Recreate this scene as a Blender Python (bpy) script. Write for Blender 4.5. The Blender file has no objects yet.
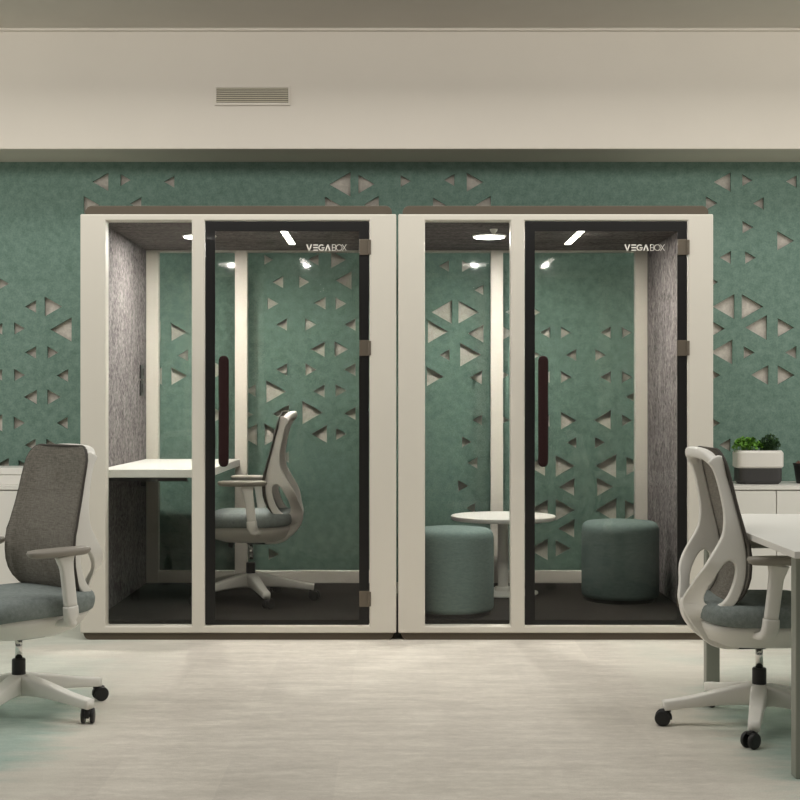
import bpy, bmesh, math, random
from mathutils import Vector, Matrix
random.seed(7)
PI = math.pi
sc = bpy.context.scene
C = sc.collection

# ------------------------------------------------------------------ camera, world, light, exposure
F = 1344.0; CX = 397.0; CY = 405.0; CAMZ = 1.19
cam_d = bpy.data.cameras.new('camera'); cam = bpy.data.objects.new('camera', cam_d); C.objects.link(cam)
cam.location = (0, 0, CAMZ); cam.rotation_euler = (PI/2, 0, 0)
cam_d.sensor_width = 36; cam_d.lens = F/800*36
cam_d.shift_x = (400-CX)/800; cam_d.shift_y = (CY-400)/800
sc.camera = cam
w = bpy.data.worlds.new('world'); sc.world = w; w.use_nodes = True
w.node_tree.nodes['Background'].inputs[0].default_value = (1.0, 0.965, 0.90, 1)
w.node_tree.nodes['Background'].inputs[1].default_value = 0.08
sc.view_settings.view_transform = 'Standard'; sc.view_settings.look = 'None'
sc.view_settings.gamma = 1; sc.view_settings.use_curve_mapping = False
sc.view_settings.exposure = 0.14

def area(name, loc, rot, sx, sy, power, col):
    d = bpy.data.lights.new(name, 'AREA'); d.shape = 'RECTANGLE'; d.size = sx; d.size_y = sy
    d.energy = power; d.color = col
    o = bpy.data.objects.new(name, d); C.objects.link(o); o.location = loc; o.rotation_euler = rot
    return o
# broad soft overhead light, added out of view; no skylight is built
area('overhead_fill_light', (0, 3.6, 7.2), (math.radians(28), 0, 0), 12, 3.0, 350, (1.0, 0.972, 0.92))
area('soffit_fill_light', (0, 4.9, 3.28), (math.radians(80), 0, 0), 11, 0.5, 80, (1.0, 0.972, 0.92))  # unseen strip light added to brighten the soffit evenly; no fixture there
area('side_fill_left', (-5.9, 5.2, 2.7), (0, math.radians(-90), math.radians(14)), 2.4, 3.6, 62, (1.0, 0.97, 0.92))  # fill light added at the left to lift soffit and fronts; no window built
area('side_fill_right', (5.9, 5.2, 2.7), (0, math.radians(90), math.radians(-14)), 2.4, 3.6, 72, (1.0, 0.96, 0.89))  # matching fill light added at the right, likewise without a window

def P(px, py, D):
    return Vector(((px-CX)*D/F, D, CAMZ-(py-CY)*D/F))

# ------------------------------------------------------------------ materials
def lin(c): return c
def mat(name, col, rough=0.6, metal=0.0, spec=0.5, coat=0.0):
    m = bpy.data.materials.new(name); m.use_nodes = True
    b = m.node_tree.nodes['Principled BSDF']
    b.inputs['Base Color'].default_value = (*col, 1); b.inputs['Roughness'].default_value = rough
    b.inputs['Metallic'].default_value = metal; b.inputs['Specular IOR Level'].default_value = spec
    b.inputs['Coat Weight'].default_value = coat
    return m
def tc(m, kind='Object', scale=(1, 1, 1)):
    nt = m.node_tree
    t = nt.nodes.new('ShaderNodeTexCoord'); mp = nt.nodes.new('ShaderNodeMapping')
    nt.links.new(t.outputs[kind], mp.inputs[0]); mp.inputs['Scale'].default_value = scale
    return mp.outputs[0]
def noise(m, vec, scale, detail=4, rough=0.6):
    n = m.node_tree.nodes.new('ShaderNodeTexNoise'); n.inputs['Scale'].default_value = scale
    n.inputs['Detail'].default_value = detail; n.inputs['Roughness'].default_value = rough
    m.node_tree.links.new(vec, n.inputs['Vector']); return n.outputs['Fac']
def ramp(m, fac, stops):
    r = m.node_tree.nodes.new('ShaderNodeValToRGB'); e = r.color_ramp.elements
    while len(e) < len(stops): e.new(0.5)
    for el, (p, c) in zip(e, stops): el.position = p; el.color = (*c, 1)
    m.node_tree.links.new(fac, r.inputs[0]); return r.outputs[0]
def mathn(m, op, a, b=None, c=None, clamp=False):
    n = m.node_tree.nodes.new('ShaderNodeMath'); n.operation = op; n.use_clamp = clamp
    for i, v in enumerate((a, b, c)):
        if v is None: continue
        if isinstance(v, (int, float)): n.inputs[i].default_value = v
        else: m.node_tree.links.new(v, n.inputs[i])
    return n.outputs[0]
def mixc(m, fac, a, b, bt='MIX'):
    n = m.node_tree.nodes.new('ShaderNodeMix'); n.data_type = 'RGBA'; n.blend_type = bt
    for s, v in ((n.inputs[0], fac), (n.inputs[6], a), (n.inputs[7], b)):
        if isinstance(v, (int, float)): s.default_value = v
        elif isinstance(v, tuple): s.default_value = (*v, 1)
        else: m.node_tree.links.new(v, s)
    return n.outputs[2]
def setcol(m, s): m.node_tree.links.new(s, m.node_tree.nodes['Principled BSDF'].inputs['Base Color'])
def bump(m, h, st=0.3, d=0.002):
    n = m.node_tree.nodes.new('ShaderNodeBump'); n.inputs['Strength'].default_value = st; n.inputs['Distance'].default_value = d
    m.node_tree.links.new(h, n.inputs['Height']); m.node_tree.links.new(n.outputs[0], m.node_tree.nodes['Principled BSDF'].inputs['Normal'])

def plain(name, col, rough=0.6, var=0.04, sc_=3.0, **k):
    m = mat(name, col, rough, **k); v = tc(m); f = noise(m, v, sc_, 5)
    lo = tuple(c*(1-var) for c in col); hi = tuple(min(1, c*(1+var)) for c in col)
    setcol(m, ramp(m, f, [(0.3, lo), (0.7, hi)])); return m
def felt(name, c0, c1, fine=140, coarse=14, stretch=(1, 1, 1), st=0.5, k=0.5, sheen=0.0):
    m = mat(name, c0, 0.95, spec=0.15); v = tc(m, 'Object', stretch)
    a = noise(m, v, fine, 3, 0.7); b = noise(m, v, coarse, 4, 0.6)
    f = mathn(m, 'ADD', mathn(m, 'MULTIPLY', a, k), mathn(m, 'MULTIPLY', b, 1-k))
    setcol(m, ramp(m, f, [(0.36, c0), (0.64, c1)])); bump(m, a, st, 0.002); return m

M = {}
M['wall'] = plain('wall_paint', (0.60, 0.555, 0.485), 0.75, 0.02, 1.5)
M['ceil'] = plain('ceiling_paint', (0.56, 0.53, 0.47), 0.8, 0.02)
M['green'] = felt('green_felt', (0.112, 0.180, 0.146), (0.184, 0.268, 0.224), 90, 22, (1, 1, 1), 0.3, 0.45)
M['backing'] = felt('beige_backing', (0.46, 0.42, 0.37), (0.63, 0.58, 0.515), 60, 16, st=0.2)
M['grey_felt'] = felt('grey_felt', (0.026, 0.023, 0.023), (0.31, 0.28, 0.275), 75, 14, (1.3, 1.3, 0.6), 0.5, 0.75)
M['ceil_felt'] = felt('ceiling_felt', (0.035, 0.031, 0.030), (0.26, 0.235, 0.225), 75, 12, (0.5, 1.5, 1.0), 0.5, 0.72)
M['frame'] = plain('cream_paint', (0.62, 0.585, 0.51), 0.45, 0.012, 2)
M['brown'] = plain('bronze_brown', (0.085, 0.066, 0.043), 0.5, 0.06)
M['white'] = plain('white_laminate', (0.77, 0.75, 0.70), 0.4, 0.01)
M['plastic'] = plain('cream_plastic', (0.80, 0.78, 0.72), 0.42, 0.01)
M['armgrey'] = plain('taupe_plastic', (0.29, 0.265, 0.225), 0.5, 0.03)
M['black'] = plain('black_plastic', (0.012, 0.012, 0.012), 0.45, 0.1)
M['chrome'] = mat('chrome', (0.8, 0.8, 0.78), 0.12, 1.0)
M['seat'] = felt('grey_seat_fabric', (0.175, 0.203, 0.193), (0.275, 0.308, 0.292), 320, 60, st=0.4)
M['leg'] = plain('grey_green_metal', (0.27, 0.28, 0.235), 0.4, 0.02)
M['stool'] = felt('teal_upholstery', (0.112, 0.157, 0.144), (0.172, 0.225, 0.207), 260, 40, (1, 1, 3.0), 0.3)
M['handle'] = plain('dark_brown_grip', (0.020, 0.0075, 0.007), 0.6, 0.1, spec=0.15)
M['hinge'] = plain('bronze_metal', (0.12, 0.098, 0.072), 0.45, 0.04, metal=0.2)
M['letter'] = mat('lettering_film', (0.75, 0.72, 0.66), 0.5)
M['booth_floor'] = felt('dark_carpet', (0.006, 0.005, 0.004), (0.026, 0.022, 0.018), 160, 9, (0.5, 2.5, 1), 0.5)
M['charcoal'] = plain('charcoal_ceramic', (0.040, 0.038, 0.037), 0.5, 0.08)
M['potwhite'] = plain('white_ceramic', (0.74, 0.71, 0.66), 0.35, 0.01)
M['soil'] = plain('soil', (0.03, 0.02, 0.014), 0.95, 0.3, 60)
M['leaf'] = plain('bright_leaf', (0.13, 0.30, 0.035), 0.5, 0.35, 30)
M['leafd'] = plain('dark_leaf', (0.035, 0.085, 0.025), 0.55, 0.4, 30)
M['succ'] = plain('brown_succulent', (0.16, 0.085, 0.06), 0.6, 0.3, 50)
M['ventin'] = plain('vent_slat_metal', (0.44, 0.40, 0.31), 0.6, 0.03)  # plain tan metal of the vent slats

def glass(name, tint, rough, refl=1.0):
    m = bpy.data.materials.new(name); m.use_nodes = True; nt = m.node_tree; nt.nodes.remove(nt.nodes['Principled BSDF'])
    tr = nt.nodes.new('ShaderNodeBsdfTransparent'); tr.inputs[0].default_value = (*tint, 1)
    gl = nt.nodes.new('ShaderNodeBsdfGlossy'); gl.inputs['Roughness'].default_value = rough
    fr = nt.nodes.new('ShaderNodeFresnel'); fr.inputs[0].default_value = 1.45
    g = nt.nodes.new('ShaderNodeNewGeometry')
    inv = nt.nodes.new('ShaderNodeMath'); inv.operation = 'SUBTRACT'; inv.inputs[0].default_value = 1; nt.links.new(g.outputs['Backfacing'], inv.inputs[1])
    f1 = nt.nodes.new('ShaderNodeMath'); f1.operation = 'MULTIPLY'; nt.links.new(fr.outputs[0], f1.inputs[0]); nt.links.new(inv.outputs[0], f1.inputs[1])
    f2 = nt.nodes.new('ShaderNodeMath'); f2.operation = 'MULTIPLY'; nt.links.new(f1.outputs[0], f2.inputs[0]); f2.inputs[1].default_value = refl
    mx = nt.nodes.new('ShaderNodeMixShader')
    nt.links.new(f2.outputs[0], mx.inputs[0]); nt.links.new(tr.outputs[0], mx.inputs[1]); nt.links.new(gl.outputs[0], mx.inputs[2])
    nt.links.new(mx.outputs[0], nt.nodes['Material Output'].inputs[0]); return m
M['glass'] = glass('clear_glass', (0.93, 0.94, 0.93), 0.0)
M['glassb'] = glass('back_glass', (0.975, 0.985, 0.98), 0.055, 1.3)
M['glasst'] = glass('tinted_door_glass', (0.87, 0.87, 0.855), 0.0, 0.8)

def mixtrans(name, col, alpha, rough=0.6):
    m = mat(name, col, rough); nt = m.node_tree
    tr = nt.nodes.new('ShaderNodeBsdfTransparent'); mx = nt.nodes.new('ShaderNodeMixShader'); mx.inputs[0].default_value = alpha
    nt.links.new(tr.outputs[0], mx.inputs[1]); nt.links.new(nt.nodes['Principled BSDF'].outputs[0], mx.inputs[2])
    nt.links.new(mx.outputs[0], nt.nodes['Material Output'].inputs[0]); return m, mx
M['border'], _ = mixtrans('black_glass_print', (0.004, 0.0035, 0.003), 0.93, 0.4)
# woven chair mesh: taupe threads with fine gaps
mm, mx = mixtrans('woven_mesh', (0.15, 0.135, 0.112), 0.85, 0.85)
v = tc(mm, 'Object', (1, 1, 1)); n1 = noise(mm, tc(mm, 'Object', (30, 30, 300)), 1.0, 3); n2 = noise(mm, tc(mm, 'Object', (300, 300, 20)), 1.0, 3)
s = mathn(mm, 'ADD', mathn(mm, 'MULTIPLY', n1, 0.5), mathn(mm, 'MULTIPLY', n2, 0.5))
setcol(mm, ramp(mm, s, [(0.38, (0.115, 0.102, 0.082)), (0.62, (0.235, 0.215, 0.178))]))
mm.node_tree.links.new(mathn(mm, 'ADD', mathn(mm, 'MULTIPLY', s, 0.3), 0.66, clamp=True), mx.inputs[0])
M['mesh'] = mm
M['meshrim'] = plain('mesh_rim', (0.050, 0.043, 0.035), 0.7, 0.1)

def emis(name, col, st):
    m = bpy.data.materials.new(name); m.use_nodes = True; nt = m.node_tree; nt.nodes.remove(nt.nodes['Principled BSDF'])
    e = nt.nodes.new('ShaderNodeEmission'); e.inputs[0].default_value = (*col, 1); e.inputs[1].default_value = st
    nt.links.new(e.outputs[0], nt.nodes['Material Output'].inputs[0]); return m
M['led'] = emis('led_diffuser', (1.0, 0.96, 0.90), 14)
M['bulb'] = emis('led_lens', (1.0, 0.965, 0.91), 6400)

# carpet
cm = mat('office_carpet', (0.4, 0.38, 0.33), 0.95, spec=0.1)
pos = tc(cm, 'Object'); nt = cm.node_tree
sep = nt.nodes.new('ShaderNodeSeparateXYZ'); nt.links.new(pos, sep.inputs[0]); X, Y = sep.outputs[0], sep.outputs[1]
streak = noise(cm, tc(cm, 'Object', (3.2, 13, 1)), 1.0, 6, 0.65)
fine = noise(cm, tc(cm, 'Object', (260, 120, 1)), 1.0, 2)
blot = noise(cm, pos, 1.1, 3); rag = noise(cm, tc(cm, 'Object', (3, 11, 1)), 1.0, 4)
med = noise(cm, tc(cm, 'Object', (22, 40, 1)), 1.0, 4, 0.7)
streak = mathn(cm, 'ADD', mathn(cm, 'MULTIPLY', streak, 0.62), mathn(cm, 'MULTIPLY', med, 0.38))
base = ramp(cm, streak, [(0.32, (0.475, 0.44, 0.382)), (0.50, (0.57, 0.53, 0.465)), (0.68, (0.69, 0.65, 0.575))])
# carpet tiles 0.46 m wide, each a touch lighter or darker
tx = mathn(cm, 'FLOOR', mathn(cm, 'DIVIDE', mathn(cm, 'ADD', X, 0.92), 0.3633)); ty = mathn(cm, 'FLOOR', mathn(cm, 'DIVIDE', Y, 0.9))
cb = nt.nodes.new('ShaderNodeCombineXYZ'); nt.links.new(tx, cb.inputs[0]); nt.links.new(ty, cb.inputs[1])
wn = nt.nodes.new('ShaderNodeTexWhiteNoise'); nt.links.new(cb.outputs[0], wn.inputs['Vector'])
tilev = ramp(cm, wn.outputs['Value'], [(0, (0.95, 0.95, 0.95)), (1, (1.03, 1.03, 1.025))])
base = mixc(cm, 1.0, base, tilev, 'MULTIPLY')
ax = mathn(cm, 'ABSOLUTE', X)
edge = mathn(cm, 'ADD', ax, mathn(cm, 'MULTIPLY', mathn(cm, 'SUBTRACT', rag, 0.5), 0.35))
tf = mathn(cm, 'MULTIPLY', mathn(cm, 'SUBTRACT', edge, 1.14), 5.0, clamp=True)
pale = mathn(cm, 'MULTIPLY', mathn(cm, 'SUBTRACT', edge, 1.0), 12.0, clamp=True)
bl = mathn(cm, 'MULTIPLY', mathn(cm, 'SUBTRACT', blot, 0.38), 8.0, clamp=True)
rb = mathn(cm, 'MULTIPLY', mathn(cm, 'SUBTRACT', rag, 0.5), 1.2)
Yr = mathn(cm, 'ADD', Y, rb)
band = mathn(cm, 'MULTIPLY', mathn(cm, 'MULTIPLY', mathn(cm, 'SUBTRACT', Yr, 4.15), 4.0, clamp=True), mathn(cm, 'MULTIPLY', mathn(cm, 'SUBTRACT', 5.75, Yr), 3.0, clamp=True))
bl = mathn(cm, 'ADD', mathn(cm, 'MULTIPLY', bl, 0.35), mathn(cm, 'MULTIPLY', band, 0.8), clamp=True)
col = mixc(cm, mathn(cm, 'MULTIPLY', pale, 0.5), base, (0.60, 0.58, 0.50))
teal = ramp(cm, streak, [(0.3, (0.27, 0.37, 0.32)), (0.7, (0.42, 0.52, 0.46))])
col = mixc(cm, mathn(cm, 'MULTIPLY', mathn(cm, 'MULTIPLY', tf, bl), 0.9), col, teal)
finec = ramp(cm, fine, [(0.3, (0.90, 0.90, 0.90)), (0.7, (1.06, 1.06, 1.06))])
setcol(cm, mixc(cm, 1.0, col, finec, 'MULTIPLY')); bump(cm, fine, 0.3, 0.003)
M['carpet'] = cm

# ------------------------------------------------------------------ mesh helpers
def link(name, bm, m, parent=None, smooth=False, loc=None, bevel=0, seg=3):
    me = bpy.data.meshes.new(name)
    bmesh.ops.recalc_face_normals(bm, faces=bm.faces)
    bm.to_mesh(me); bm.free()
    me.materials.append(m)
    o = bpy.data.objects.new(name, me); C.objects.link(o)
    if smooth:
        for p in me.polygons: p.use_smooth = True
    if parent: o.parent = parent
    if loc: o.location = loc
    if bevel:
        b = o.modifiers.new('bevel', 'BEVEL'); b.width = bevel; b.segments = seg; b.limit_method = 'ANGLE'; b.angle_limit = 0.7
        b.harden_normals = False
    return o
def box(bm, x0, x1, y0, y1, z0, z1):
    vs = [bm.verts.new((x, y, z)) for x in (x0, x1) for y in (y0, y1) for z in (z0, z1)]
    for f in ((0, 1, 3, 2), (4, 6, 7, 5), (0, 4, 5, 1), (2, 3, 7, 6), (0, 2, 6, 4), (1, 5, 7, 3)):
        bm.faces.new([vs[i] for i in f])
    return vs
def rings(bm, rs, cap=True, top=True, bot=True):
    """rs: list of lists of points (same count) lofted together"""
    R = [[bm.verts.new(p) for p in r] for r in rs]; n = len(rs[0])
    for a, b in zip(R, R[1:]):
        for i in range(n): bm.faces.new((a[i], a[(i+1) % n], b[(i+1) % n], b[i]))
    if cap and bot: bm.faces.new(R[0][::-1])
    if cap and top: bm.faces.new(R[-1])
def sring(cx, cy, z, a, b, e=4.0, n=40):
    out = []
    for i in range(n):
        t = 2*PI*i/n; c, s_ = math.cos(t), math.sin(t)
        out.append(Vector((cx+a*math.copysign(abs(c)**(2/e), c), cy+b*math.copysign(abs(s_)**(2/e), s_), z)))
    return out
def lathe(bm, prof, cx=0, cy=0, n=48, **kw):
    rings(bm, [[Vector((cx+r*math.cos(2*PI*i/n), cy+r*math.sin(2*PI*i/n), z)) for i in range(n)] for r, z in prof], **kw)
def catmull(pts, k=5):
    out = []; n = len(pts)
    for i in range(n-1):
        p0 = pts[max(i-1, 0)]; p1 = pts[i]; p2 = pts[i+1]; p3 = pts[min(i+2, n-1)]
        for j in range(k):
            t = j/k
            out.append([0.5*((2*b)+(-a+c)*t+(2*a-5*b+4*c-d)*t*t+(-a+3*b-3*c+d)*t**3) for a, b, c, d in zip(p0, p1, p2, p3)])
    out.append(list(pts[-1])); return out
def sweep(bm, pts, ref=(0, 1, 0), k=5, e=3.2, n=16):
    """pts: (x,y,z,a,b): a = full size along ref, b = full size across; rounded section"""
    P_ = catmull(pts, k); rr = []; ref = Vector(ref); L = len(P_)
    for i, p in enumerate(P_):
        q0 = Vector(P_[max(i-1, 0)][:3]); q1 = Vector(P_[min(i+1, L-1)][:3]); T = (q1-q0).normalized()
        A = (ref-T*ref.dot(T)).normalized(); B = T.cross(A); c = Vector(p[:3])
        r = []
        for j in range(n):
            t = 2*PI*j/n; cc, s_ = math.cos(t), math.sin(t)
            r.append(c+A*(p[3]/2)*math.copysign(abs(cc)**(2/e), cc)+B*(p[4]/2)*math.copysign(abs(s_)**(2/e), s_))
        rr.append(r)
    rings(bm, rr)
def cyl(bm, p0, p1, r0, r1=None, n=24):
    r1 = r0 if r1 is None else r1; p0 = Vector(p0); p1 = Vector(p1); T = (p1-p0).normalized()
    A = T.orthogonal().normalized(); B = T.cross(A)
    rings(bm, [[p+(A*math.cos(2*PI*i/n)+B*math.sin(2*PI*i/n))*r for i in range(n)] for p, r in ((p0, r0), (p1, r1))])
def empty(name, loc, label, cat, group=None, rz=0):
    o = bpy.data.objects.new(name, None); C.objects.link(o); o.location = loc; o.rotation_euler = (0, 0, rz)
    o['label'] = label; o['category'] = cat; o.empty_display_size = 0.1
    if group: o['group'] = group
    return o
def struct(o): o['kind'] = 'structure'; return o
def tag(o, label, cat, group=None):
    o['label'] = label; o['category'] = cat
    if group: o['group'] = group
    return o
def copy_tree(o, parent=None):
    c = o.copy(); C.objects.link(c)
    if parent: c.parent = parent
    for ch in list(o.children): copy_tree(ch, c)
    return c

# ------------------------------------------------------------------ setting
WY = 8.50          # face of the green felt
bm = bmesh.new(); box(bm, -6, 6, -3, 8.7, -0.05, 0); struct(link('floor', bm, M['carpet']))
bm = bmesh.new(); box(bm, -6, 6, 8.53, 8.7, 0, 3.45); struct(link('wall_back', bm, M['backing']))
bm = bmesh.new(); box(bm, -6.1, -6, 7.2, 8.7, 0, 3.45); struct(link('wall_left', bm, M['wall']))
bm = bmesh.new(); box(bm, 6, 6.1, 7.2, 8.7, 0, 3.45); struct(link('wall_right', bm, M['wall']))
bm = bmesh.new(); box(bm, -6, 6, 7.47, 8.7, 3.45, 3.50); struct(link('ceiling', bm, M['ceil']))
bm = bmesh.new(); box(bm, -6, 6, 8.07, 8.53, 2.727, 3.45); struct(link('wall_soffit', bm, M['wall'], bevel=0.006))
bm = bmesh.new(); box(bm, -6, 6, 8.484, 8.50, 0, 0.07); struct(link('baseboard_back', bm, M['frame'], bevel=0.003))
bm = bmesh.new(); box(bm, -6, 6, 8.045, 8.07, 3.432, 3.45); struct(link('trim_1', bm, M['wall'], bevel=0.003))

TRI = """L 36 306.5 12.7|R 44.6 306.5 20|R 14 328.4 12.4|L 2.3 329 12|L 71.5 329.5 24.4|L 36 352.5 12.5|R 47.4 352.5 12.5|R 14 375 12.5|L 2 375 12|L 68 375.5 13
L 36.8 397 15|R 47.2 397 15.5|R 13.7 423 13|L 2.3 423 18|L 67.6 423 12.5|L 35.6 445 12.5|R 46.2 445 12.5|L 8.8 464 12.5|R 18.5 466 12
L 108.3 181.7 18.5|R 120.4 180 12|L 174.3 181.7 12|R 83.6 205 18|L 141.2 203.6 13|L 350.4 184.3 24.5|R 358.3 184 19|R 400.6 181 12|L 454.4 180 12|R 466.8 182 19
R 325 206 19|L 378.7 204.5 17|R 433 205 15|L 490.8 205 18|L 730.8 182 19.5|R 742.3 180 12|L 796.9 181.5 12.5|R 706 203 13.5|L 764 203.5 12.5|R 742.6 227 12.5
R 777.3 240.6 19.5|L 731 257.5 13|R 745.2 257.5 12.5|R 707 282 13|L 734.5 306.5 25|R 741.8 306.5 25|L 767 327.5 25|R 777.8 327.5 19|R 708.5 328.5 19|L 732.5 352 25
R 743.8 352.5 12.5|L 796.5 352.5 13|L 768.5 375 20|R 777.8 375 19.5|R 709 375 13|R 709 423 13|L 730.5 445 13
R 171 332 18.5|L 160.5 331 21|L 188 355.5 12|R 171 376 18.5|L 162 376 18|R 214 370 16|R 214 415 14
R 264 259.7 10.5|L 318.5 259.5 12|R 330.8 259.5 18|L 283.2 282 12.5|R 299 282 12|L 351.5 280.3 18.5|L 248.8 303.5 9|R 267.5 303.5 12.5|L 325.5 303 13|R 335.6 303.5 12.5
L 287 324.5 12.5|R 305.3 324.5 12.5|L 355.5 324.5 12.5|L 324.5 349.2 15.5|R 334.6 349.2 15.5|R 236.5 369 12.5|L 287 369.5 12.5|R 305.5 369.5 12.5|L 355.5 369.5 13
L 255.5 390.5 12.5|R 266 391.5 23|L 324.5 391 13|R 335.6 390.5 12.5|R 240 414.5 15|L 289 414 19|R 302.2 412.5 23.5|L 355.5 413.5 13|L 257 434.7 22|R 264.5 434.5 22
L 326.8 434 18|R 336 434 12|L 289 457 12|R 268.5 554 12
L 483.5 290 10.5|L 451.8 312 23.5|R 458.5 312 23|R 428 331.5 23|L 483.5 333.5 18|L 449.5 355 11.5|R 460.2 354.5 24|R 427 376.5 19|L 482 377.5 14|L 449 266 11.5|R 462 266 12
L 514 312 10|R 499 333 18|R 498 375 13|L 482 420 10.5|R 462 442 11|L 477.5 463 11.5|R 458 486 11.5|R 500 420 11|L 475 508 10
R 530 312 12|L 550 332.5 11.5|R 561 332.5 11.5|L 611 332.5 12|R 622 332.5 11.5|L 576.5 355 12|R 595.5 355 12|R 530 355 12|L 550 377 12|R 561 377 12|L 611 377 12|R 622 377 12
L 550 421 12|R 561 420.5 18|L 611 420 19.5|R 622 420.5 12|L 636.5 397 12|L 576.5 442.5 11|R 595 442.5 11.5|R 555.8 466 22|L 616.5 466 24|R 626.5 466 19|L 545.3 466 20
L 574.5 487 18|R 597 487 19|L 548 510 21|R 555.8 510 22|L 616.5 510 24|R 625 510 20|L 574.5 528.5 18.5|L 548 549.5 22|R 555.8 548.5 17"""
tris = []
for t in TRI.replace('\n', '|').split('|'):
    d, x, y, h = t.split(); tris.append((d, float(x), float(y), float(h)))
# the same grid of openings carried on beyond the frame
for j in range(8):
    for k_ in range(-5, 0):
        for (ox, sgn) in ((0, 1), (800, -1)):
            if random.random() < 0.55:
                xx = ox + sgn*(k_*46) + (0 if j % 2 else 23*sgn)
                yy = 306.5+22.8*(j-1)
                h = random.choice((12.5, 12.5, 18, 22))
                tris.append(('L', xx+10, yy, h))
                if random.random() < 0.6: tris.append(('R', xx+21, yy, random.choice((12.5, 18))))
def felt_panel():
    cu = bpy.data.curves.new('felt_curve', 'CURVE'); cu.dimensions = '2D'; cu.fill_mode = 'BOTH'; cu.extrude = 0.009
    def loop(pts):
        s_ = cu.splines.new('POLY'); s_.points.add(len(pts)-1)
        for i, (a, b) in enumerate(pts): s_.points[i].co = (a, b, 0, 1)
        s_.use_cyclic_u = True
    loop([(-5.99, 0.0), (5.99, 0.0), (5.99, 2.727), (-5.99, 2.727)])
    for d, x, y, h in tris:
        p = P(x, y, WY); hh = h*WY/F; wdt = hh*0.866*(-1 if d == 'L' else 1)
        loop([(p.x, p.z-hh/2), (p.x+wdt, p.z), (p.x, p.z+hh/2)])
    o = bpy.data.objects.new('tmp', cu); C.objects.link(o); o.rotation_euler = (PI/2, 0, 0)
    bpy.context.view_layer.update()
    me = bpy.data.meshes.new_from_object(o.evaluated_get(bpy.context.evaluated_depsgraph_get()))
    bpy.data.objects.remove(o)
    me.materials.clear(); me.materials.append(M['green'])
    me.transform(Matrix.Rotation(PI/2, 4, 'X'))
    r = bpy.data.objects.new('wall_felt_cladding', me); C.objects.link(r); r.location = (0, WY+0.0095, 0)
    return r
struct(felt_panel())

# ------------------------------------------------------------------ air vent on the soffit
a = P(215, 86, 8.07); b = P(290, 105.5, 8.07)
t = empty('air_vent', (a.x, 8.07, b.z), 'slatted cream air vent grille set in the bulkhead above the left booth', 'vent')
W_, H_ = b.x-a.x, a.z-b.z
bm = bmesh.new()
for q in ((0, W_, 0, 0.013), (0, W_, H_-0.013, H_), (0, 0.009, 0.013, H_-0.013), (W_-0.009, W_, 0.013, H_-0.013)): box(bm, q[0], q[1], -0.012, 0, q[2], q[3])
link('frame', bm, M['wall'], t)
bm = bmesh.new(); box(bm, 0.009, W_-0.009, -0.002, 0.0, 0.013, H_-0.013); link('backing', bm, M['meshrim'], t)
for i in range(7):
    z = 0.016+i*(H_-0.032)/6.6
    bm = bmesh.new(); vs = box(bm, 0.009, W_-0.009, -0.010, -0.0025, z, z+0.007)
    for v_ in vs:
        if v_.co.y > -0.005: v_.co.z += 0.004
    link('slat', bm, M['ventin'], t)

# ------------------------------------------------------------------ booths
YF = 6.80; YB = 8.30; ZF = 0.09; ZC = 2.145; S = YF/F
def zf(y): return CAMZ-(y-CY)*S
def xf(x): return (x-CX)*S
def prism(bm, pts, y0, y1):
    rings(bm, [[Vector((x, y0, z)) for x, z in pts], [Vector((x, y1, z)) for x, z in pts]])
def strokes(bm, segs, h, x0, z0, y):
    for (ax_, az, bx_, bz, wd) in segs:
        p = Vector((x0+ax_, 0, z0+az)); q = Vector((x0+bx_, 0, z0+bz)); d = (q-p).normalized(); nrm = Vector((-d.z, 0, d.x))*wd/2
        v_ = [p+nrm, q+nrm, q-nrm, p-nrm]
        rings(bm, [[Vector((c.x, y, c.z)) for c in v_], [Vector((c.x, y+0.001, c.z)) for c in v_]])
def lettering(door, x0, z0, y):
    # V E G A in heavy strokes, B O X in thin ones
    u = 0.2030/560; H = 0.0325; bm = bmesh.new(); B = 0.0062; T_ = 0.0027
    s_ = []
    def add(*q): s_.append(q)
    X_ = lambda v_: (v_-90)*u
    add(X_(100), H, X_(132), 0.001, B); add(X_(164), H, X_(132), 0.001, B)
    for zz in (0.003, H/2, H-0.003): add(X_(190), zz, X_(255), zz, 0.0058)
    gx, gz, gr = X_(306), H/2, 0.0137
    for i in range(14):
        t0 = math.radians(48+i*20); t1 = math.radians(48+(i+1)*20+2)
        add(gx+gr*math.cos(t0), gz+gr*math.sin(t0), gx+gr*math.cos(t1), gz+gr*math.sin(t1), 0.0056)
    add(gx, gz-0.001, gx+gr+0.002, gz-0.001, 0.005)
    add(X_(362), 0, X_(393), H-0.001, B); add(X_(424), 0, X_(393), H-0.001, B)
    bx = X_(456)
    add(bx, 0, bx, H, T_)
    for zz in (0.0013, H/2, H-0.0013): add(bx, zz, bx+0.012, zz, T_)
    for z0_ in (0.0013, H/2):
        hh = H/2-0.0013
        for i in range(6):
            t0 = -PI/2+i*PI/6; t1 = t0+PI/6
            add(bx+0.012+0.0055*math.cos(t0), z0_+hh/2+hh/2*math.sin(t0), bx+0.012+0.0055*math.cos(t1), z0_+hh/2+hh/2*math.sin(t1), T_)
    ox = X_(552); r = 0.0148
    for i in range(20):
        t0 = 2*PI*i/20; t1 = 2*PI*(i+1.15)/20
        add(ox+r*math.cos(t0), gz+r*math.sin(t0), ox+r*math.cos(t1), gz+r*math.sin(t1), T_)
    add(X_(594), 0, X_(652), H, T_); add(X_(594), H, X_(652), 0, T_)
    strokes(bm, s_, H, x0, z0, y)
    link('lettering', bm, M['letter'], door)

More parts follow.
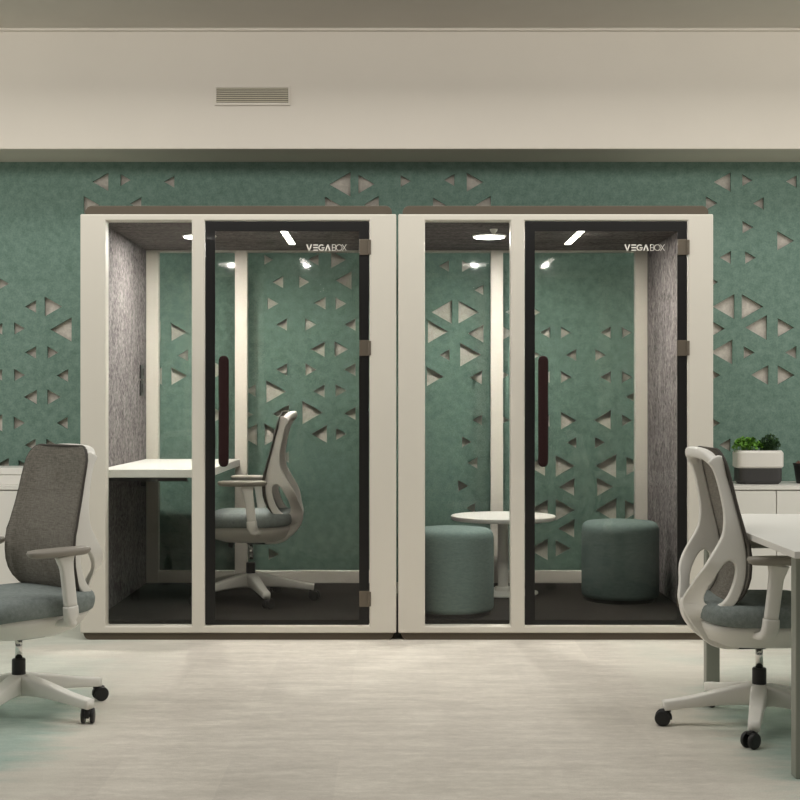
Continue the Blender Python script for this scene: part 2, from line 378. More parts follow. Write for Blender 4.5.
def booth(x0, x1, op0, m0, m1, op1, postx, hx, lampx, ringx, label, textx, felt_sides):
    """x0,x1 outer edges; op0..m0 fixed pane, m1..op1 door"""
    t = empty('office_booth', ((x0+x1)/2, YF, 0), label, 'office booth', 'glass fronted office booths')
    ox, oy = (x0+x1)/2, YF
    def L(name, bm, m, parent=t, **k):
        for v_ in bm.verts: v_.co.x -= ox; v_.co.y -= oy
        return link(name, bm, m, parent, **k)
    FZ0, FZ1, OZ0, OZ1 = zf(633.2), zf(214), zf(626.3), zf(220.6)
    # front frame
    xs_ = [x0, op0, m0, m1, op1, x1]; zs_ = [FZ0, OZ0, OZ1, FZ1]
    bm = bmesh.new()
    V = {(i, j, k_): bm.verts.new((xs_[i], (YF, YF+0.08)[k_], zs_[j])) for i in range(6) for j in range(4) for k_ in (0, 1)}
    solid = lambda i, j: 0 <= i < 5 and 0 <= j < 3 and not (j == 1 and i in (1, 3))
    for i in range(5):
        for j in range(3):
            if not solid(i, j): continue
            for k_ in (0, 1): bm.faces.new([V[i, j, k_], V[i+1, j, k_], V[i+1, j+1, k_], V[i, j+1, k_]])
            for (di, dj, a_, b_) in ((-1, 0, (i, j), (i, j+1)), (1, 0, (i+1, j), (i+1, j+1)), (0, -1, (i, j), (i+1, j)), (0, 1, (i, j+1), (i+1, j+1))):
                if not solid(i+di, j+dj): bm.faces.new([V[(*a_, 0)], V[(*b_, 0)], V[(*b_, 1)], V[(*a_, 1)]])
    fo = L('front_frame', bm, M['frame'], bevel=0.007, seg=3)
    # cap and plinth with rounded ends
    def slab(z0, z1, topround, inset):
        r = 0.034; pts = []
        a0, a1 = x0+inset, x1-inset
        if topround:
            pts = [(a0, z0)]+[(a0+r-r*math.cos(q), z1-r+r*math.sin(q)) for q in [i*PI/16 for i in range(9)]]
            pts += [(a1-r+r*math.sin(q), z1-r+r*math.cos(q)) for q in [i*PI/16 for i in range(9)]]+[(a1, z0)]
        else:
            pts = [(a0, z1)]+[(a0+r-r*math.cos(q), z0+r-r*math.sin(q)) for q in [i*PI/16 for i in range(9)]]
            pts += [(a1-r+r*math.sin(q), z0+r-r*math.cos(q)) for q in [i*PI/16 for i in range(9)]]+[(a1, z1)]
        b_ = bmesh.new(); prism(b_, pts, YF+0.012, YB+0.06); return b_
    L('roof_cap', slab(FZ1, zf(205.3), True, 0.022), M['brown'], bevel=0.004)
    L('plinth', slab(0.0, FZ0, False, 0.014), M['brown'], bevel=0.003)
    # side walls: outer shell and felt lining
    for sgn, xo in ((1, x0), (-1, x1)):
        a_, b_ = sorted((xo+sgn*0.004, xo+sgn*0.042))
        bm = bmesh.new(); box(bm, a_, b_, YF+0.08, YB+0.06, FZ0, FZ1); s_ = L('side_wall', bm, M['frame'])
        a_, b_ = sorted((xo+sgn*0.042, xo+sgn*0.054))
        bm = bmesh.new(); box(bm, a_, b_, YF+0.08, YB, ZF, ZC); L('felt_lining', bm, M['grey_felt'], s_)
    xi0, xi1 = x0+0.054, x1-0.054
    bm = bmesh.new(); box(bm, xi0-0.012, xi1+0.012, YF+0.08, YB, ZC, FZ1); L('ceiling_panel', bm, M['ceil_felt'])
    bm = bmesh.new(); box(bm, xi0-0.012, xi1+0.012, YF+0.08, YB+0.06, FZ0, ZF); L('carpeted_floor', bm, M['booth_floor'])
    # back frame
    bz0, bz1 = CAMZ-(571-CY)*YB/F, CAMZ-(252-CY)*YB/F
    bm = bmesh.new()
    box(bm, xi0, xi0+0.075, YB, YB+0.06, ZF, ZC+0.011); box(bm, xi1-0.075, xi1, YB, YB+0.06, ZF, ZC+0.011)
    box(bm, postx-0.038, postx+0.038, YB, YB+0.06, ZF, ZC+0.011)
    for a_, b_ in ((xi0+0.075, postx-0.038), (postx+0.038, xi1-0.075)):
        box(bm, a_, b_, YB+0.001, YB+0.059, ZF, bz0); box(bm, a_, b_, YB+0.001, YB+0.059, bz1, ZC+0.011)
    L('back_frame', bm, M['frame'], bevel=0.003)
    for a_, b_ in ((xi0+0.075, postx-0.038), (postx+0.038, xi1-0.075)):
        bm = bmesh.new(); box(bm, a_-0.004, b_+0.004, YB+0.018, YB+0.026, bz0-0.004, bz1+0.004); L('back_glass', bm, M['glassb'])
    # front fixed pane
    bm = bmesh.new(); box(bm, op0, m0, YF+0.052, YF+0.060, OZ0, OZ1); L('fixed_glass', bm, M['glass'])
    # door
    dz0, dz1 = OZ0+0.006, OZ1-0.003; d0, d1 = m1+0.002, op1-0.003
    bm = bmesh.new(); box(bm, d0, d1, YF+0.010, YF+0.020, dz0, dz1); door = L('glass_door', bm, M['glasst'])
    bm = bmesh.new(); y0, y1 = YF+0.0075, YF+0.0095; e = 0.050
    box(bm, d0, d0+e, y0, y1, dz0, dz1); box(bm, d1-e, d1, y0, y1, dz0, dz1)
    box(bm, d0+e, d1-e, y0, y1, dz1-e, dz1); box(bm, d0+e, d1-e, y0, y1, dz0, dz0+0.022)
    L('glass_border', bm, M['border'], door)['label'] = 'black printed border round the door glass'
    bm = bmesh.new(); hw = 0.026
    rs = []
    zz0, zz1 = zf(466.5), zf(356)
    for z, k_ in ((zz0, 0.35), (zz0+0.006, 0.72), (zz0+0.018, 0.95), (zz0+0.03, 1), (zz1-0.03, 1), (zz1-0.018, 0.95), (zz1-0.006, 0.72), (zz1, 0.35)):
        rs.append(sring(hx, YF-0.032, z, hw*k_, 0.013*min(1, k_+0.1), 3.0, 24))
    rings(bm, rs)
    for z in (zz0+0.08, zz1-0.08): cyl(bm, (hx, YF-0.032, z), (hx, YF+0.010, z), 0.009)
    L('door_handle', bm, M['handle'], door, smooth=False, bevel=0)['label'] = 'dark brown vertical pull handle'
    for py in (247, 348, 599):
        z = zf(py); bm = bmesh.new(); box(bm, op1-0.052, op1-0.002, YF+0.0005, YF+0.0070, z-0.040, z+0.040); box(bm, op1-0.052, op1-0.002, YF+0.0205, YF+0.029, z-0.040, z+0.040)
        cyl(bm, (op1+0.000, YF-0.001, z-0.037), (op1+0.000, YF-0.001, z+0.037), 0.008)
        L('hinge', bm, M['hinge'], door, bevel=0.002)['label'] = 'bronze glass door hinge'
    lettering_parent = door
    # lettering: built in door space
    e_ = bmesh.new()
    lettering(door, xf(textx)-ox, zf(250.6), YF+0.0085-oy)
    e_.free()
    # ceiling lamps
    bm = bmesh.new(); box(bm, lampx-0.020, lampx+0.020, 7.32, 7.93, ZC-0.006, ZC); o = L('line_lamp', bm, M['white'])
    bm = bmesh.new(); box(bm, lampx-0.0165, lampx+0.0165, 7.33, 7.92, ZC-0.009, ZC-0.006); L('diffuser', bm, M['led'], o)
    bm = bmesh.new(); lathe(bm, [(0.0155, ZC-0.0096), (0.0155, ZC-0.0091)], lampx, 7.52, 20); L('lens', bm, M['bulb'], o)
    bm = bmesh.new(); lathe(bm, [(0.092, ZC-0.008), (0.096, ZC-0.004), (0.096, ZC)], ringx, 7.58, 40); o = L('round_lamp', bm, M['white'], smooth=False)
    bm = bmesh.new(); lathe(bm, [(0.086, ZC-0.012), (0.086, ZC-0.008)], ringx, 7.58, 40); L('diffuser', bm, M['led'], o)
    bm = bmesh.new(); lathe(bm, [(0.017, ZC-0.0126), (0.017, ZC-0.0121)], ringx, 7.58, 20); L('lens', bm, M['bulb'], o)
    return t, L
b1, L1 = booth(xf(80.1), xf(396.3), xf(105.5), xf(191.6), xf(204.7), xf(369.5), -0.9635, xf(224.5), -0.618, -1.115,
      'left cream office booth with work desk and swivel chair behind its glass front', 306, None)
b2, L2 = booth(xf(398.2), xf(713.5), xf(425), xf(510.7), xf(524.7), xf(688), 0.6175, xf(542.5), 1.006, 0.52,
      'right cream office booth with round table and two stools behind its glass front', 624.6, None)
for z0, z1, nm in ((1.348, 1.432, 'wall_switch'), (1.246, 1.338, 'power_socket')):
    bm = bmesh.new(); xw = xf(80.1)+0.054
    box(bm, xw, xw+0.008, 8.09, 8.21, z0, z1); 
    s_ = L1(nm, bm, M['black'], bevel=0.002)
    bm = bmesh.new()
    if nm == 'wall_switch': box(bm, xw+0.008, xw+0.014, 8.15, 8.19, z0+0.02, z1-0.02)
    else:
        cyl(bm, (xw+0.008, 8.15, (z0+z1)/2), (xw+0.012, 8.15, (z0+z1)/2), 0.028)
    L1('button' if nm == 'wall_switch' else 'socket_face', bm, M['charcoal'], s_)
bm = bmesh.new(); lathe(bm, [(0.004, ZC-0.03), (0.02, ZC-0.008), (0.022, ZC)], 0.525, 7.30, 20); L2('ceiling_cone', bm, M['white'])  # small white cone hung where the ceiling has a triangular mark

# ------------------------------------------------------------------ desk in the left booth
t = empty('booth_desk', (-1.26, 7.6, ZF), 'white rectangular work surface fixed across the left booth behind its fixed pane', 'desk')
bm = bmesh.new(); box(bm, xf(80.1)+0.0545+1.26, -0.970+1.26, 6.93-7.6, YB-0.001-7.6, 0.857-0.042-ZF, 0.857-ZF); link('desktop', bm, M['white'], t, bevel=0.003)
for yy in (7.05, 8.15):
    bm = bmesh.new()
    box(bm, xf(80.1)+0.0545+1.26, xf(80.1)+0.08+1.26, yy-7.6-0.012, yy-7.6+0.012, 0.70-ZF, 0.815-ZF)
    box(bm, xf(80.1)+0.0545+1.26, -1.10+1.26, yy-7.6-0.012, yy-7.6+0.012, 0.79-ZF, 0.815-ZF)
    link('wall_bracket', bm, M['charcoal'], t)

# ------------------------------------------------------------------ stools and table in the right booth
def stool(x, y, h, r, label):
    t = empty('pouf_stool', (x, y, ZF), label, 'stool', 'round upholstered stools')
    bm = bmesh.new(); lathe(bm, [(r*0.9, 0.0), (r*0.9, 0.024)]); link('base', bm, M['black'], t)
    bm = bmesh.new()
    pr = [(r*0.95, 0.022), (r*0.985, 0.030), (r, 0.045), (r, 0.2), (r, h-0.078)]
    lathe(bm, pr, n=64, top=False); b_ = link('upholstered_side', bm, M['stool'], t, smooth=True)
    bm = bmesh.new()
    pr = [(r*1.0, h-0.078), (r*1.0, h-0.07), (r*1.0, h-0.062), (r*0.996, h-0.045), (r*0.975, h-0.027), (r*0.93, h-0.013), (r*0.86, h-0.005), (r*0.7, h-0.001), (r*0.4, h+0.002), (r*0.02, h+0.003)]
    lathe(bm, pr, n=64, bot=False); link('seat_pad', bm, M['stool'], t, smooth=True)
    return t
stool(0.292, 7.11, 0.452, 0.220, 'teal grey round stool at the left of the booth, partly under the table')
stool(1.262, 7.60, 0.447, 0.217, 'teal grey round stool to the right of the table, behind the glass door')
t = empty('round_table', (0.622, 7.88, ZF), 'small round white pedestal table standing between the two stools', 'table')
bm = bmesh.new(); h = 0.453; r = 0.306
lathe(bm, [(r-0.012, h-0.026), (r-0.002, h-0.022), (r, h-0.012), (r, h-0.003), (r-0.003, h)], n=72); link('tabletop', bm, M['white'], t, bevel=0)
bm = bmesh.new(); lathe(bm, [(0.031, 0.012), (0.031, h-0.036), (0.09, h-0.034), (0.09, h-0.0265)]); link('column', bm, M['plastic'], t)
bm = bmesh.new(); lathe(bm, [(0.205, 0.0), (0.205, 0.006), (0.15, 0.011), (0.05, 0.014), (0.046, 0.035), (0.031, 0.036)]); link('base', bm, M['plastic'], t)

# ------------------------------------------------------------------ office chair
def make_chair(label):
    t = empty('office_chair', (0, 0, 0), label, 'chair', 'mesh backed swivel office chairs')
    # star base
    bm = bmesh.new()
    lathe(bm, [(0.030, 0.085), (0.040, 0.095), (0.040, 0.135), (0.033, 0.152), (0.028, 0.155)], n=32)
    R = 0.340
    for i in range(5):
        a_ = 2*PI*i/5; c, s_ = math.cos(a_), math.sin(a_)
        pts = [(0.01*c, 0.01*s_, 0.116, 0.060, 0.082), (0.06*c, 0.06*s_, 0.116, 0.060, 0.072), (0.15*c, 0.15*s_, 0.106, 0.054, 0.055), (0.26*c, 0.26*s_, 0.088, 0.047, 0.040), (0.355*c, 0.355*s_, 0.075, 0.042, 0.036)]
        sweep(bm, pts, ref=(-s_, c, 0), k=4, e=6, n=20)
    base = link('star_base', bm, M['plastic'], t, smooth=True)
    for i in range(5):
        a_ = 2*PI*i/5; bm = bmesh.new()
        cyl(bm, (0, 0, 0.052), (0, 0, 0.078), 0.012, n=14)
        wx = -0.018
        for sg in (-1, 1):
            r_ = 0.029
            pr = [(0.010, r_*0.96), (0.013, r_), (0.019, r_), (0.024, r_*0.9), (0.0255, r_*0.6)]
            rings(bm, [[Vector((wx+q*math.cos(2*PI*k_/24), sg*yy, 0.029+q*math.sin(2*PI*k_/24))) for k_ in range(24)] for yy, q in pr])
        sweep(bm, [(wx+0.030, 0, 0.024, 0.018, 0.008), (wx+0.027, 0, 0.042, 0.020, 0.010), (wx+0.008, 0, 0.056, 0.024, 0.012), (wx-0.014, 0, 0.054, 0.020, 0.010)], k=4)
        cyl(bm, (wx, -0.01, 0.029), (wx, 0.01, 0.029), 0.006, n=10)
        o = link('caster', bm, M['black'], t, smooth=False)
        o.location = (R*math.cos(a_), R*math.sin(a_), 0); o.rotation_euler = (0, 0, a_+[2.9, 2.5, -0.9, 2.4, -1.0][i])
    bm = bmesh.new(); lathe(bm, [(0.026, 0.150), (0.026, 0.212), (0.022, 0.216)], n=28); link('column_sleeve', bm, M['black'], t)
    bm = bmesh.new(); lathe(bm, [(0.0135, 0.21), (0.0135, 0.31)], n=24); link('gas_lift', bm, M['chrome'], t, smooth=True)
    # pan and mechanism
    bm = bmesh.new()
    rings(bm, [sring(0.0, 0, 0.302, 0.09, 0.08, 3), sring(0.0, 0, 0.308, 0.15, 0.12, 3), sring(0.005, 0, 0.33, 0.205, 0.18, 3), sring(0.01, 0, 0.372, 0.232, 0.215, 3.6), sring(0.01, 0, 0.398, 0.238, 0.226, 4)])
    pan = link('seat_pan', bm, M['plastic'], t, smooth=True)
    bm = bmesh.new(); box(bm, -0.105, 0.02, -0.035, 0.035, 0.288, 0.315); link('tilt_mechanism', bm, M['black'], t, bevel=0.008)
    bm = bmesh.new(); sweep(bm, [(0.12, -0.12, 0.345, 0.03, 0.03), (0.12, -0.13, 0.325, 0.032, 0.036), (0.125, -0.135, 0.295, 0.030, 0.034), (0.13, -0.137, 0.262, 0.028, 0.030), (0.132, -0.137, 0.255, 0.02, 0.022)], k=3)
    link('tension_knob', bm, M['black'], t, smooth=True)
    # cushion
    bm = bmesh.new(); rs = []
    for z, k_ in ((0.399, 0.95), (0.404, 0.975), (0.42, 0.995), (0.44, 1.0), (0.457, 0.985), (0.469, 0.95), (0.475, 0.88), (0.478, 0.6), (0.478, 0.05)):
        rs.append(sring(0.01, 0, z, 0.25*k_, 0.245*k_, 4.2, 56))
    rings(bm, rs)
    for v_ in bm.verts:
        if v_.co.x > 0.15: v_.co.z -= (v_.co.x-0.15)**2*2.2
        if v_.co.x < -0.12: v_.co.z += 0.008*((-0.12-v_.co.x)/0.13)
    link('seat', bm, M['seat'], t, smooth=True)
    # back profile (front edge): z -> x
    prof = [(0.436, -0.205), (0.454, -0.170), (0.483, -0.140), (0.522, -0.118), (0.572, -0.105), (0.64, -0.101), (0.70, -0.108), (0.794, -0.131), (0.886, -0.156), (0.94, -0.172), (1.0, -0.186), (1.045, -0.198)]
    def fx(z):
        for (z0, x0_), (z1, x1_) in zip(prof, prof[1:]):
            if z <= z1: return x0_+(x1_-x0_)*(z-z0)/(z1-z0)
        return prof[-1][1]
    W_ = 0.219; Z0, Z1 = 0.440, 1.035; crt = 0.065; crb = 0.12; curv = 0.020
    bm = bmesh.new(); NS, NV = 44, 20; grid = []
    def pt(sv, v_, off=0):
        z = Z0+(Z1-Z0)*(0.5-0.5*math.cos(PI*sv)); d = min(z-Z0, Z1-z); cr = crt if z > 0.74 else crb
        hw = W_ if d >= cr else W_-cr+math.sqrt(max(0, cr*cr-(cr-d)**2))
        hw *= 1.0+0.05*math.exp(-((z-0.62)/0.12)**2)
        if z > 0.72: hw *= 1-0.09*(z-0.72)/0.31
        y = v_*hw
        return Vector((fx(z)-curv*(1-(y/W_)**2)+off+0.012+0.007*max(0, min(1, (z-0.84)/0.1)), y, z-0.012*(y/W_)**2*(1 if z > 0.7 else 0)))
    for i in range(NS+1): grid.append([bm.verts.new(pt(i/NS, -1+2*j/NV)) for j in range(NV+1)])
    for i in range(NS):
        for j in range(NV): bm.faces.new((grid[i][j], grid[i][j+1], grid[i+1][j+1], grid[i+1][j]))
    bmesh.ops.remove_doubles(bm, verts=bm.verts, dist=0.0004)
    o = link('mesh_backrest', bm, M['mesh'], t, smooth=True)
    md = o.modifiers.new('solid', 'SOLIDIFY'); md.thickness = 0.004; md.offset = 0
    # dark rim running round the mesh
    loop = [pt(i/NS, 1, -0.003) for i in range(0, NS+1, 2)]+[pt(i/NS, -1, -0.003) for i in range(NS, -1, -2)]
    bm = bmesh.new(); n = len(loop); cen = Vector((-0.15, 0, 0.74))
    rr = []
    for i in range(n):
        T = (loop[(i+1) % n]-loop[i-1]).normalized(); A = Vector((1, 0, 0)); A = (A-T*A.dot(T)).normalized(); B = T.cross(A)
        rr.append([loop[i]+A*0.0055*math.cos(2*PI*k_/8)+B*0.0045*math.sin(2*PI*k_/8) for k_ in range(8)])
    V_ = [[bm.verts.new(p) for p in r] for r in rr]
    for i in range(n):
        for k_ in range(8): bm.faces.new((V_[i][k_], V_[i][(k_+1) % 8], V_[(i+1) % n][(k_+1) % 8], V_[(i+1) % n][k_]))
    link('backrest_rim', bm, M['meshrim'], o, smooth=True)
    # cream frame: two flat forked side plates with an opening, bent in to the spine, and the top rail
    OUT = [(721, 456), (725.5, 475), (730, 490), (737, 516), (742, 535), (745, 552), (745.5, 565), (744.6, 578), (741, 592), (735, 603), (727, 611), (717, 615.7), (707, 616.5), (703, 618.5),
           (706, 623), (713, 630), (722, 637), (729, 640.5), (738, 641.5), (738, 648), (722, 648), (708, 643), (698, 632), (689, 619), (684, 609), (682.5, 601), (684.5, 595), (690, 587), (698, 575),
           (709.5, 558.5), (717.5, 545), (721.8, 536), (723.7, 527), (723.7, 512), (720, 492.5), (716, 477.5), (712.5, 468.5), (709, 461)]
    HOLE = [(730, 560.5), (735, 565), (735, 576), (730, 592), (724, 601.5), (717, 605), (709, 605), (704, 602.5), (703, 597), (706, 589.5), (711, 581.5), (721, 566.6), (726, 561.5)]
    def ss(v_): v_ = max(0, min(1, v_)); return v_*v_*(3-2*v_)
    def lat(x, z):
        base_ = 0.194-0.018*ss((z-0.75)/0.25)
        q = 1-(1-ss((-0.175-x)/0.11)*ss((0.64-z)/0.19))*(1-ss((0.455-z)/0.07)*ss((-0.13-x)/0.10))*(1-ss((0.425-z)/0.05))
        return base_*(1-q)+0.034*q
    def loc2(px, py):
        L_ = 0.18
        for _ in range(6):
            D = 4.99-L_; x = (px-CX)*D/F-1.345; z = CAMZ-(py-CY)*D/F; L_ = lat(x, z)
        return x, z
    def dense(poly, k_=4):
        n = len(poly); out = []
        for i in range(n):
            p0, p1, p2, p3 = poly[i-1], poly[i], poly[(i+1) % n], poly[(i+2) % n]
            for j in range(k_):
                u = j/k_
                out.append(tuple(0.5*(2*b_+(-a_+c_)*u+(2*a_-5*b_+4*c_-d_)*u*u+(-a_+3*b_-3*c_+d_)*u**3) for a_, b_, c_, d_ in zip(p0, p1, p2, p3)))
        return out
    cu = bpy.data.curves.new('plate', 'CURVE'); cu.dimensions = '2D'; cu.fill_mode = 'BOTH'; cu.extrude = 0.008; cu.bevel_depth = 0.006; cu.bevel_resolution = 2; cu.offset = -0.005
    for poly in (OUT, HOLE):
        q = dense([loc2(*p) for p in poly]); sp = cu.splines.new('POLY'); sp.points.add(len(q)-1)
        for i, (x_, z_) in enumerate(q): sp.points[i].co = (x_, z_, 0, 1)
        sp.use_cyclic_u = True
    tmp = bpy.data.objects.new('tmp', cu); C.objects.link(tmp); bpy.context.view_layer.update()
    pm = bpy.data.meshes.new_from_object(tmp.evaluated_get(bpy.context.evaluated_depsgraph_get())); bpy.data.objects.remove(tmp)
    bm = bmesh.new(); bm.from_mesh(pm)
    bmesh.ops.remove_doubles(bm, verts=bm.verts, dist=0.0002)
    bmesh.ops.triangulate(bm, faces=bm.faces)
    for _ in range(3):
        lg = [e for e in bm.edges if e.calc_length() > 0.03]
        if lg: bmesh.ops.subdivide_edges(bm, edges=lg, cuts=1); bmesh.ops.triangulate(bm, faces=bm.faces)
    base_v = [(v_.co.x, v_.co.y, v_.co.z) for v_ in bm.verts]
    fc = [[v_.index for v_ in f.verts] for f in bm.faces]
    bm.verts.index_update(); fc = [[v_.index for v_ in f.verts] for f in bm.faces]
    bm.free(); bm = bmesh.new()
    for sg in (1, -1):
        vv = [bm.verts.new((x_, sg*(lat(x_, z_)+w_), z_)) for x_, z_, w_ in base_v]
        for f in fc: bm.faces.new([vv[i] for i in (f if sg == 1 else f[::-1])])
    ys = 0.182; up = []
    for sg in (1, -1):
        seq = [(-0.174, sg*0.184, 0.885, 0.032, 0.022), (-0.185, sg*0.181, 0.93, 0.034, 0.025), (-0.199, sg*0.175, 0.968, 0.036, 0.028), (-0.216, sg*0.158, 0.996, 0.038, 0.034), (-0.229, sg*0.125, 1.010, 0.038, 0.038)]
        up += seq if sg == 1 else seq[::-1]
        if sg == 1: up += [(-0.238, 0.06, 1.015, 0.038, 0.040), (-0.241, 0, 1.016, 0.038, 0.040), (-0.238, -0.06, 1.015, 0.038, 0.040)]
    sweep(bm, up, ref=(1, 0, 0), k=5, e=3.0)
    # spine block joining the two plates under the seat
    sweep(bm, [(-0.272, 0, 0.47, 0.06, 0.030), (-0.276, 0, 0.44, 0.068, 0.036), (-0.258, 0, 0.395, 0.068, 0.038), (-0.215, 0, 0.348, 0.068, 0.036), (-0.160, 0, 0.320, 0.068, 0.030), (-0.08, 0, 0.312, 0.068, 0.026)], k=4, e=4)
    fr = link('back_frame', bm, M['plastic'], t, smooth=True)
    md = fr.modifiers.new('wn', 'WEIGHTED_NORMAL')
    # armrests
    for sg in (1, -1):
        bm = bmesh.new(); y = sg*0.285
        sweep(bm, [(-0.010, y, 0.628, 0.034, 0.078), (-0.012, y, 0.612, 0.034, 0.066), (-0.018, y, 0.58, 0.032, 0.052), (-0.028, y, 0.50, 0.032, 0.050), (-0.036, y, 0.437, 0.032, 0.049)], k=3, e=4)
        o = link('armrest_post', bm, M['plastic'], t, smooth=True)
        bm = bmesh.new()
        sweep(bm, [(-0.035, y, 0.440, 0.040, 0.056), (-0.038, y*0.995, 0.405, 0.040, 0.058), (-0.045, y*0.93, 0.378, 0.036, 0.055), (-0.05, y*0.75, 0.368, 0.026, 0.06), (-0.05, y*0.5, 0.362, 0.02, 0.06)], ref=(0, 0.7, 0.7), k=4, e=3.5)
        link('bracket', bm, M['plastic'], o, smooth=True)
        bm = bmesh.new()
        rings(bm, [sring(0.015, y, 0.630, 0.115, 0.026, 2.8), sring(0.015, y, 0.636, 0.128, 0.036, 2.8), sring(0.015, y, 0.648, 0.135, 0.041, 2.8), sring(0.015, y, 0.657, 0.130, 0.038, 2.8), sring(0.015, y, 0.660, 0.11, 0.028, 2.8)])
        link('arm_pad', bm, M['armgrey'], o, smooth=True)
    return t
ch = make_chair('cream swivel chair with taupe mesh back at the white desk on the right, facing right')
ch.location = (1.345, 4.99, 0); ch.rotation_euler = (0, 0, 0)
def place(lab, x, y, z, rz, lift, base_rot):
    c = copy_tree(ch); c['label'] = lab; c.location = (x, y, z); c.rotation_euler = (0, 0, rz)
    for o in c.children:
        n = o.name.split('.')[0]
        if n == 'star_base': o.rotation_euler = (0, 0, base_rot-rz)
        elif n == 'caster':
            m_ = Matrix.Rotation(base_rot-rz, 4, 'Z'); o.location = m_ @ o.location; o.rotation_euler = (0, 0, o.rotation_euler[2]+base_rot-rz)
        elif n != 'column_sleeve' and n != 'gas_lift': o.location = (0, 0, lift)
        elif n == 'gas_lift': o.location = (0, 0, lift*0.8)
    return c
place('cream swivel chair with taupe mesh back at the left edge, facing the camera and left', -1.455, 5.17, 0, math.radians(180+49), 0.0, math.radians(44))
place('cream swivel chair inside the left booth, seen side on through the glass door', -0.822, 7.56, ZF, PI, 0.03, math.radians(2))
for o in ch.children:
    n = o.name.split('.')[0]
    if n == 'star_base': o.rotation_euler = (0, 0, PI)
    elif n == 'caster': o.location = Matrix.Rotation(PI, 4, 'Z') @ o.location; o.rotation_euler = (0, 0, o.rotation_euler[2]+PI)

# ------------------------------------------------------------------ white desk on the right
DX0, DX1, DY0, DY1 = 1.260, 2.85, 4.20, 5.66
t = empty('office_desk', ((DX0+DX1)/2, (DY0+DY1)/2, 0), 'white topped office desk with grey square legs at the right edge', 'desk', None, -0.018)
cx, cy = (DX0+DX1)/2, (DY0+DY1)/2
bm = bmesh.new(); box(bm, DX0-cx, DX1-cx, DY0-cy, DY1-cy, 0.708, 0.731); link('desktop', bm, M['white'], t, bevel=0.002)
LY0, LY1 = 4.26, 5.60
for x in (DX0+0.02, DX1-0.085):
    for y in (LY0, LY1):
        bm = bmesh.new(); box(bm, x-cx, x+0.056-cx, y-cy, y+0.056-cy, 0.0, 0.7075); link('leg', bm, M['leg'], t, bevel=0.003)
bm = bmesh.new()
for x in (DX0+0.30, DX1-0.30): box(bm, x-cx, x+0.05-cx, LY0+0.1-cy, LY1-0.05-cy, 0.68, 0.7075)
for y in (LY0, LY1): box(bm, DX0+0.0765-cx, DX1-0.0855-cx, y-cy+0.006, y+0.05-cy, 0.672, 0.7070)
link('underframe', bm, M['leg'], t, bevel=0.002)

# ------------------------------------------------------------------ cabinets along the wall
CZ = 0.709; CY0 = 8.02; CY1 = 8.483
def cabinet_run(xs, labels, toplabel, grp):
    for (a_, b_), lab in zip(zip(xs, xs[1:]), labels):
        t = empty('cabinet', ((a_+b_)/2, (CY0+CY1)/2, 0), lab, 'cabinet', grp)
        w_ = (b_-a_)/2; d_ = (CY1-CY0)/2
        bm = bmesh.new(); box(bm, -w_+0.001, w_-0.001, -d_+0.022, d_, 0.06, CZ-0.0255); link('body', bm, M['white'], t)
        bm = bmesh.new(); box(bm, -w_+0.004, w_-0.004, -d_+0.05, d_-0.02, 0, 0.06); link('plinth', bm, M['leg'], t)
        bm = bmesh.new(); box(bm, -w_+0.003, w_-0.003, -d_+0.002, -d_+0.021, 0.063, CZ-0.033); link('door', bm, M['white'], t, bevel=0.002)
    bm = bmesh.new(); box(bm, xs[0], xs[-1], CY0, CY1, CZ-0.025, CZ)
    o = link('long_worktop', bm, M['white'], bevel=0.002); tag(o, toplabel, 'worktop')
cabinet_run([1.68, 2.265, 2.85, 3.435], ['low white cabinet beneath the green planter, beside the right booth', 'low white cabinet beneath the small dark pot at the right edge', 'low white cabinet beyond the right edge, last of the right row'],
            'long white cabinet top carrying the planter and the small pot', 'low white wall cabinets')
cabinet_run([-3.4, -2.82, -2.24, -1.66], ['low white cabinet beyond the left edge, first of the left row', 'low white cabinet at the left edge under the flat white box', 'low white cabinet behind the left swivel chair'],
            'long white cabinet top behind the left swivel chair, under the flat box', 'low white wall cabinets')
# flat lidded box on the left cabinets
t = empty('storage_box', (-2.45, 8.25, CZ), 'flat white lidded box with a grey clasp on the left cabinets', 'box')
bm = bmesh.new(); box(bm, -0.36, 0.36, -0.13, 0.13, 0, 0.058); link('box_body', bm, M['white'], t, bevel=0.003)
bm = bmesh.new(); box(bm, -0.365, 0.365, -0.135, 0.135, 0.060, 0.102); link('lid', bm, M['white'], t, bevel=0.005)
bm = bmesh.new(); box(bm, 0.025, 0.042, -0.141, -0.135, 0.068, 0.092); link('clasp', bm, M['charcoal'], t, bevel=0.001)['label'] = 'grey clasp'

# ------------------------------------------------------------------ planter
p = P(757.8, 482, 8.22)
t = empty('planter', (p.x, 8.22, CZ), 'white and charcoal planter with two green herbs on the right cabinets', 'planter')
k = 8.22/F
bm = bmesh.new(); a_ = 21.6*k
rings(bm, [sring(0, 0, 0.0, a_*0.86, 0.075, 5), sring(0, 0, 0.008, a_*0.93, 0.082, 5), sring(0, 0, 0.022, a_, 0.088, 6), sring(0, 0, 0.097, a_, 0.088, 6)])
link('lower_pot', bm, M['charcoal'], t, smooth=False)['label'] = 'charcoal lower half'
bm = bmesh.new(); a_ = 23.2*k
rings(bm, [sring(0, 0, 0.0975, a_*0.93, 0.084, 6), sring(0, 0, 0.108, a_, 0.092, 6), sring(0, 0, 0.190, a_, 0.092, 6), sring(0, 0, 0.205, a_*0.92, 0.083, 6), sring(0, 0, 0.205, a_*0.87, 0.076, 6), sring(0, 0, 0.19, a_*0.86, 0.075, 6)])
link('upper_pot', bm, M['potwhite'], t, smooth=False)['label'] = 'white upper half'
bm = bmesh.new(); rings(bm, [sring(0, 0, 0.1915, a_*0.85, 0.073, 6), sring(0, 0, 0.200, a_*0.85, 0.073, 6)]); link('soil', bm, M['soil'], t)
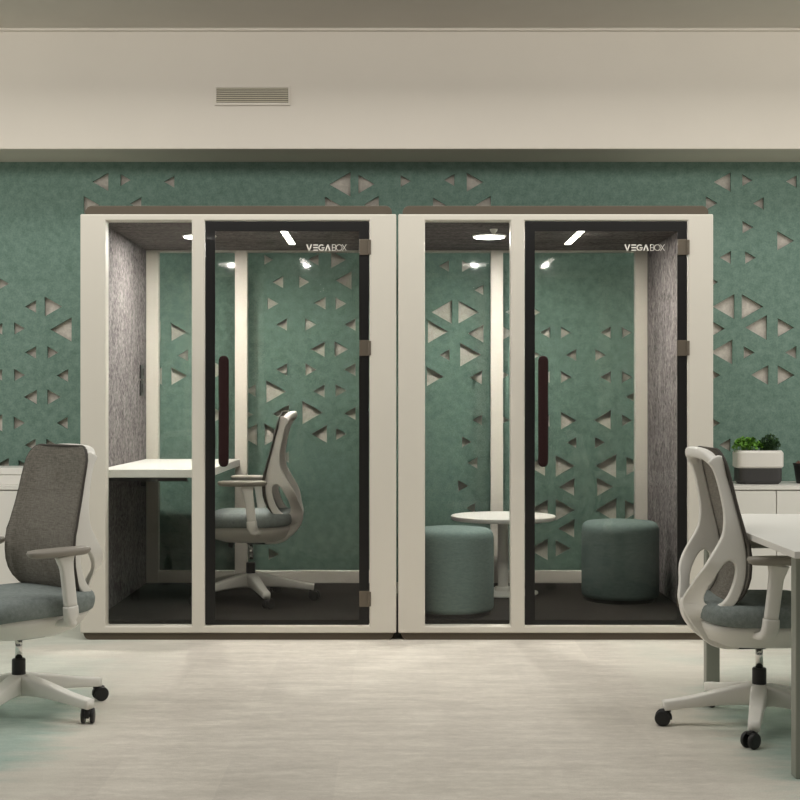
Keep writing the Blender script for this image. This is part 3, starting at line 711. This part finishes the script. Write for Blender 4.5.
def foliage(x0, x1, z0, z1, d, n, size, m, nm, cupped=0.35):
    bm = bmesh.new()
    for i in range(n):
        th = random.uniform(0, 2*PI); rr = math.sqrt(random.random())
        cxx = (x0+x1)/2+(x1-x0)/2*rr*math.cos(th); cyy = d*rr*math.sin(th)
        zt = z0+(z1-z0)*math.sqrt(max(0, 1-rr*rr*0.8))*random.uniform(0.35, 1)
        s_ = size*random.uniform(0.7, 1.25)
        R_ = Matrix.Rotation(random.uniform(0, 2*PI), 3, 'Z') @ Matrix.Rotation(random.uniform(-0.2, 1.1), 3, 'Y')
        c = Vector((cxx, cyy, zt)); vs = []
        N = 8
        cv = bm.verts.new(c+R_ @ Vector((0, 0, -s_*cupped)))
        for j in range(N):
            q = 2*PI*j/N; r_ = s_*(1+0.18*math.sin(3*q+i))
            vs.append(bm.verts.new(c+R_ @ Vector((r_*math.cos(q), 0.75*r_*math.sin(q), random.uniform(-0.15, 0.15)*s_))))
        for j in range(N): bm.faces.new((cv, vs[j], vs[(j+1) % N]))
        if i % 3 == 0:
            cyl(bm, (cxx*0.9+(x0+x1)*0.05, cyy*0.7, z0-0.012), (cxx, cyy, zt-s_*cupped), 0.0012, n=5)
    return link(nm, bm, m, t)
foliage(-0.150, 0.030, 0.205, 0.290, 0.075, 240, 0.0135, M['leaf'], 'herb_foliage')['label'] = 'bright green rounded leaves'
foliage(0.010, 0.135, 0.205, 0.305, 0.070, 420, 0.0075, M['leafd'], 'herb_foliage')['label'] = 'dark green fine leaves'
# small pot
t = empty('small_pot', (P(808, 482, 8.25).x, 8.25, CZ), 'small black tapered pot with brown succulent at the right edge', 'plant pot')
bm = bmesh.new(); lathe(bm, [(0.066, 0), (0.070, 0.004), (0.086, 0.112), (0.090, 0.114), (0.090, 0.124), (0.082, 0.124), (0.078, 0.108)], n=40); link('pot', bm, M['black'], t, smooth=False)
bm = bmesh.new(); lathe(bm, [(0.076, 0.106), (0.076, 0.114)], n=30); link('soil', bm, M['soil'], t)
bm = bmesh.new()
for i in range(60):
    th = random.uniform(0, 2*PI); rr = 0.066*math.sqrt(random.random()); zt = 0.12+0.028*(1-(rr/0.07)**2)+random.uniform(-0.004, 0.006)
    c = Vector((rr*math.cos(th), rr*math.sin(th), 0.112)); tip = Vector((1.15*rr*math.cos(th), 1.15*rr*math.sin(th), zt))
    cyl(bm, c, tip, 0.007, 0.002, n=7)
link('succulent', bm, M['succ'], t, smooth=True)
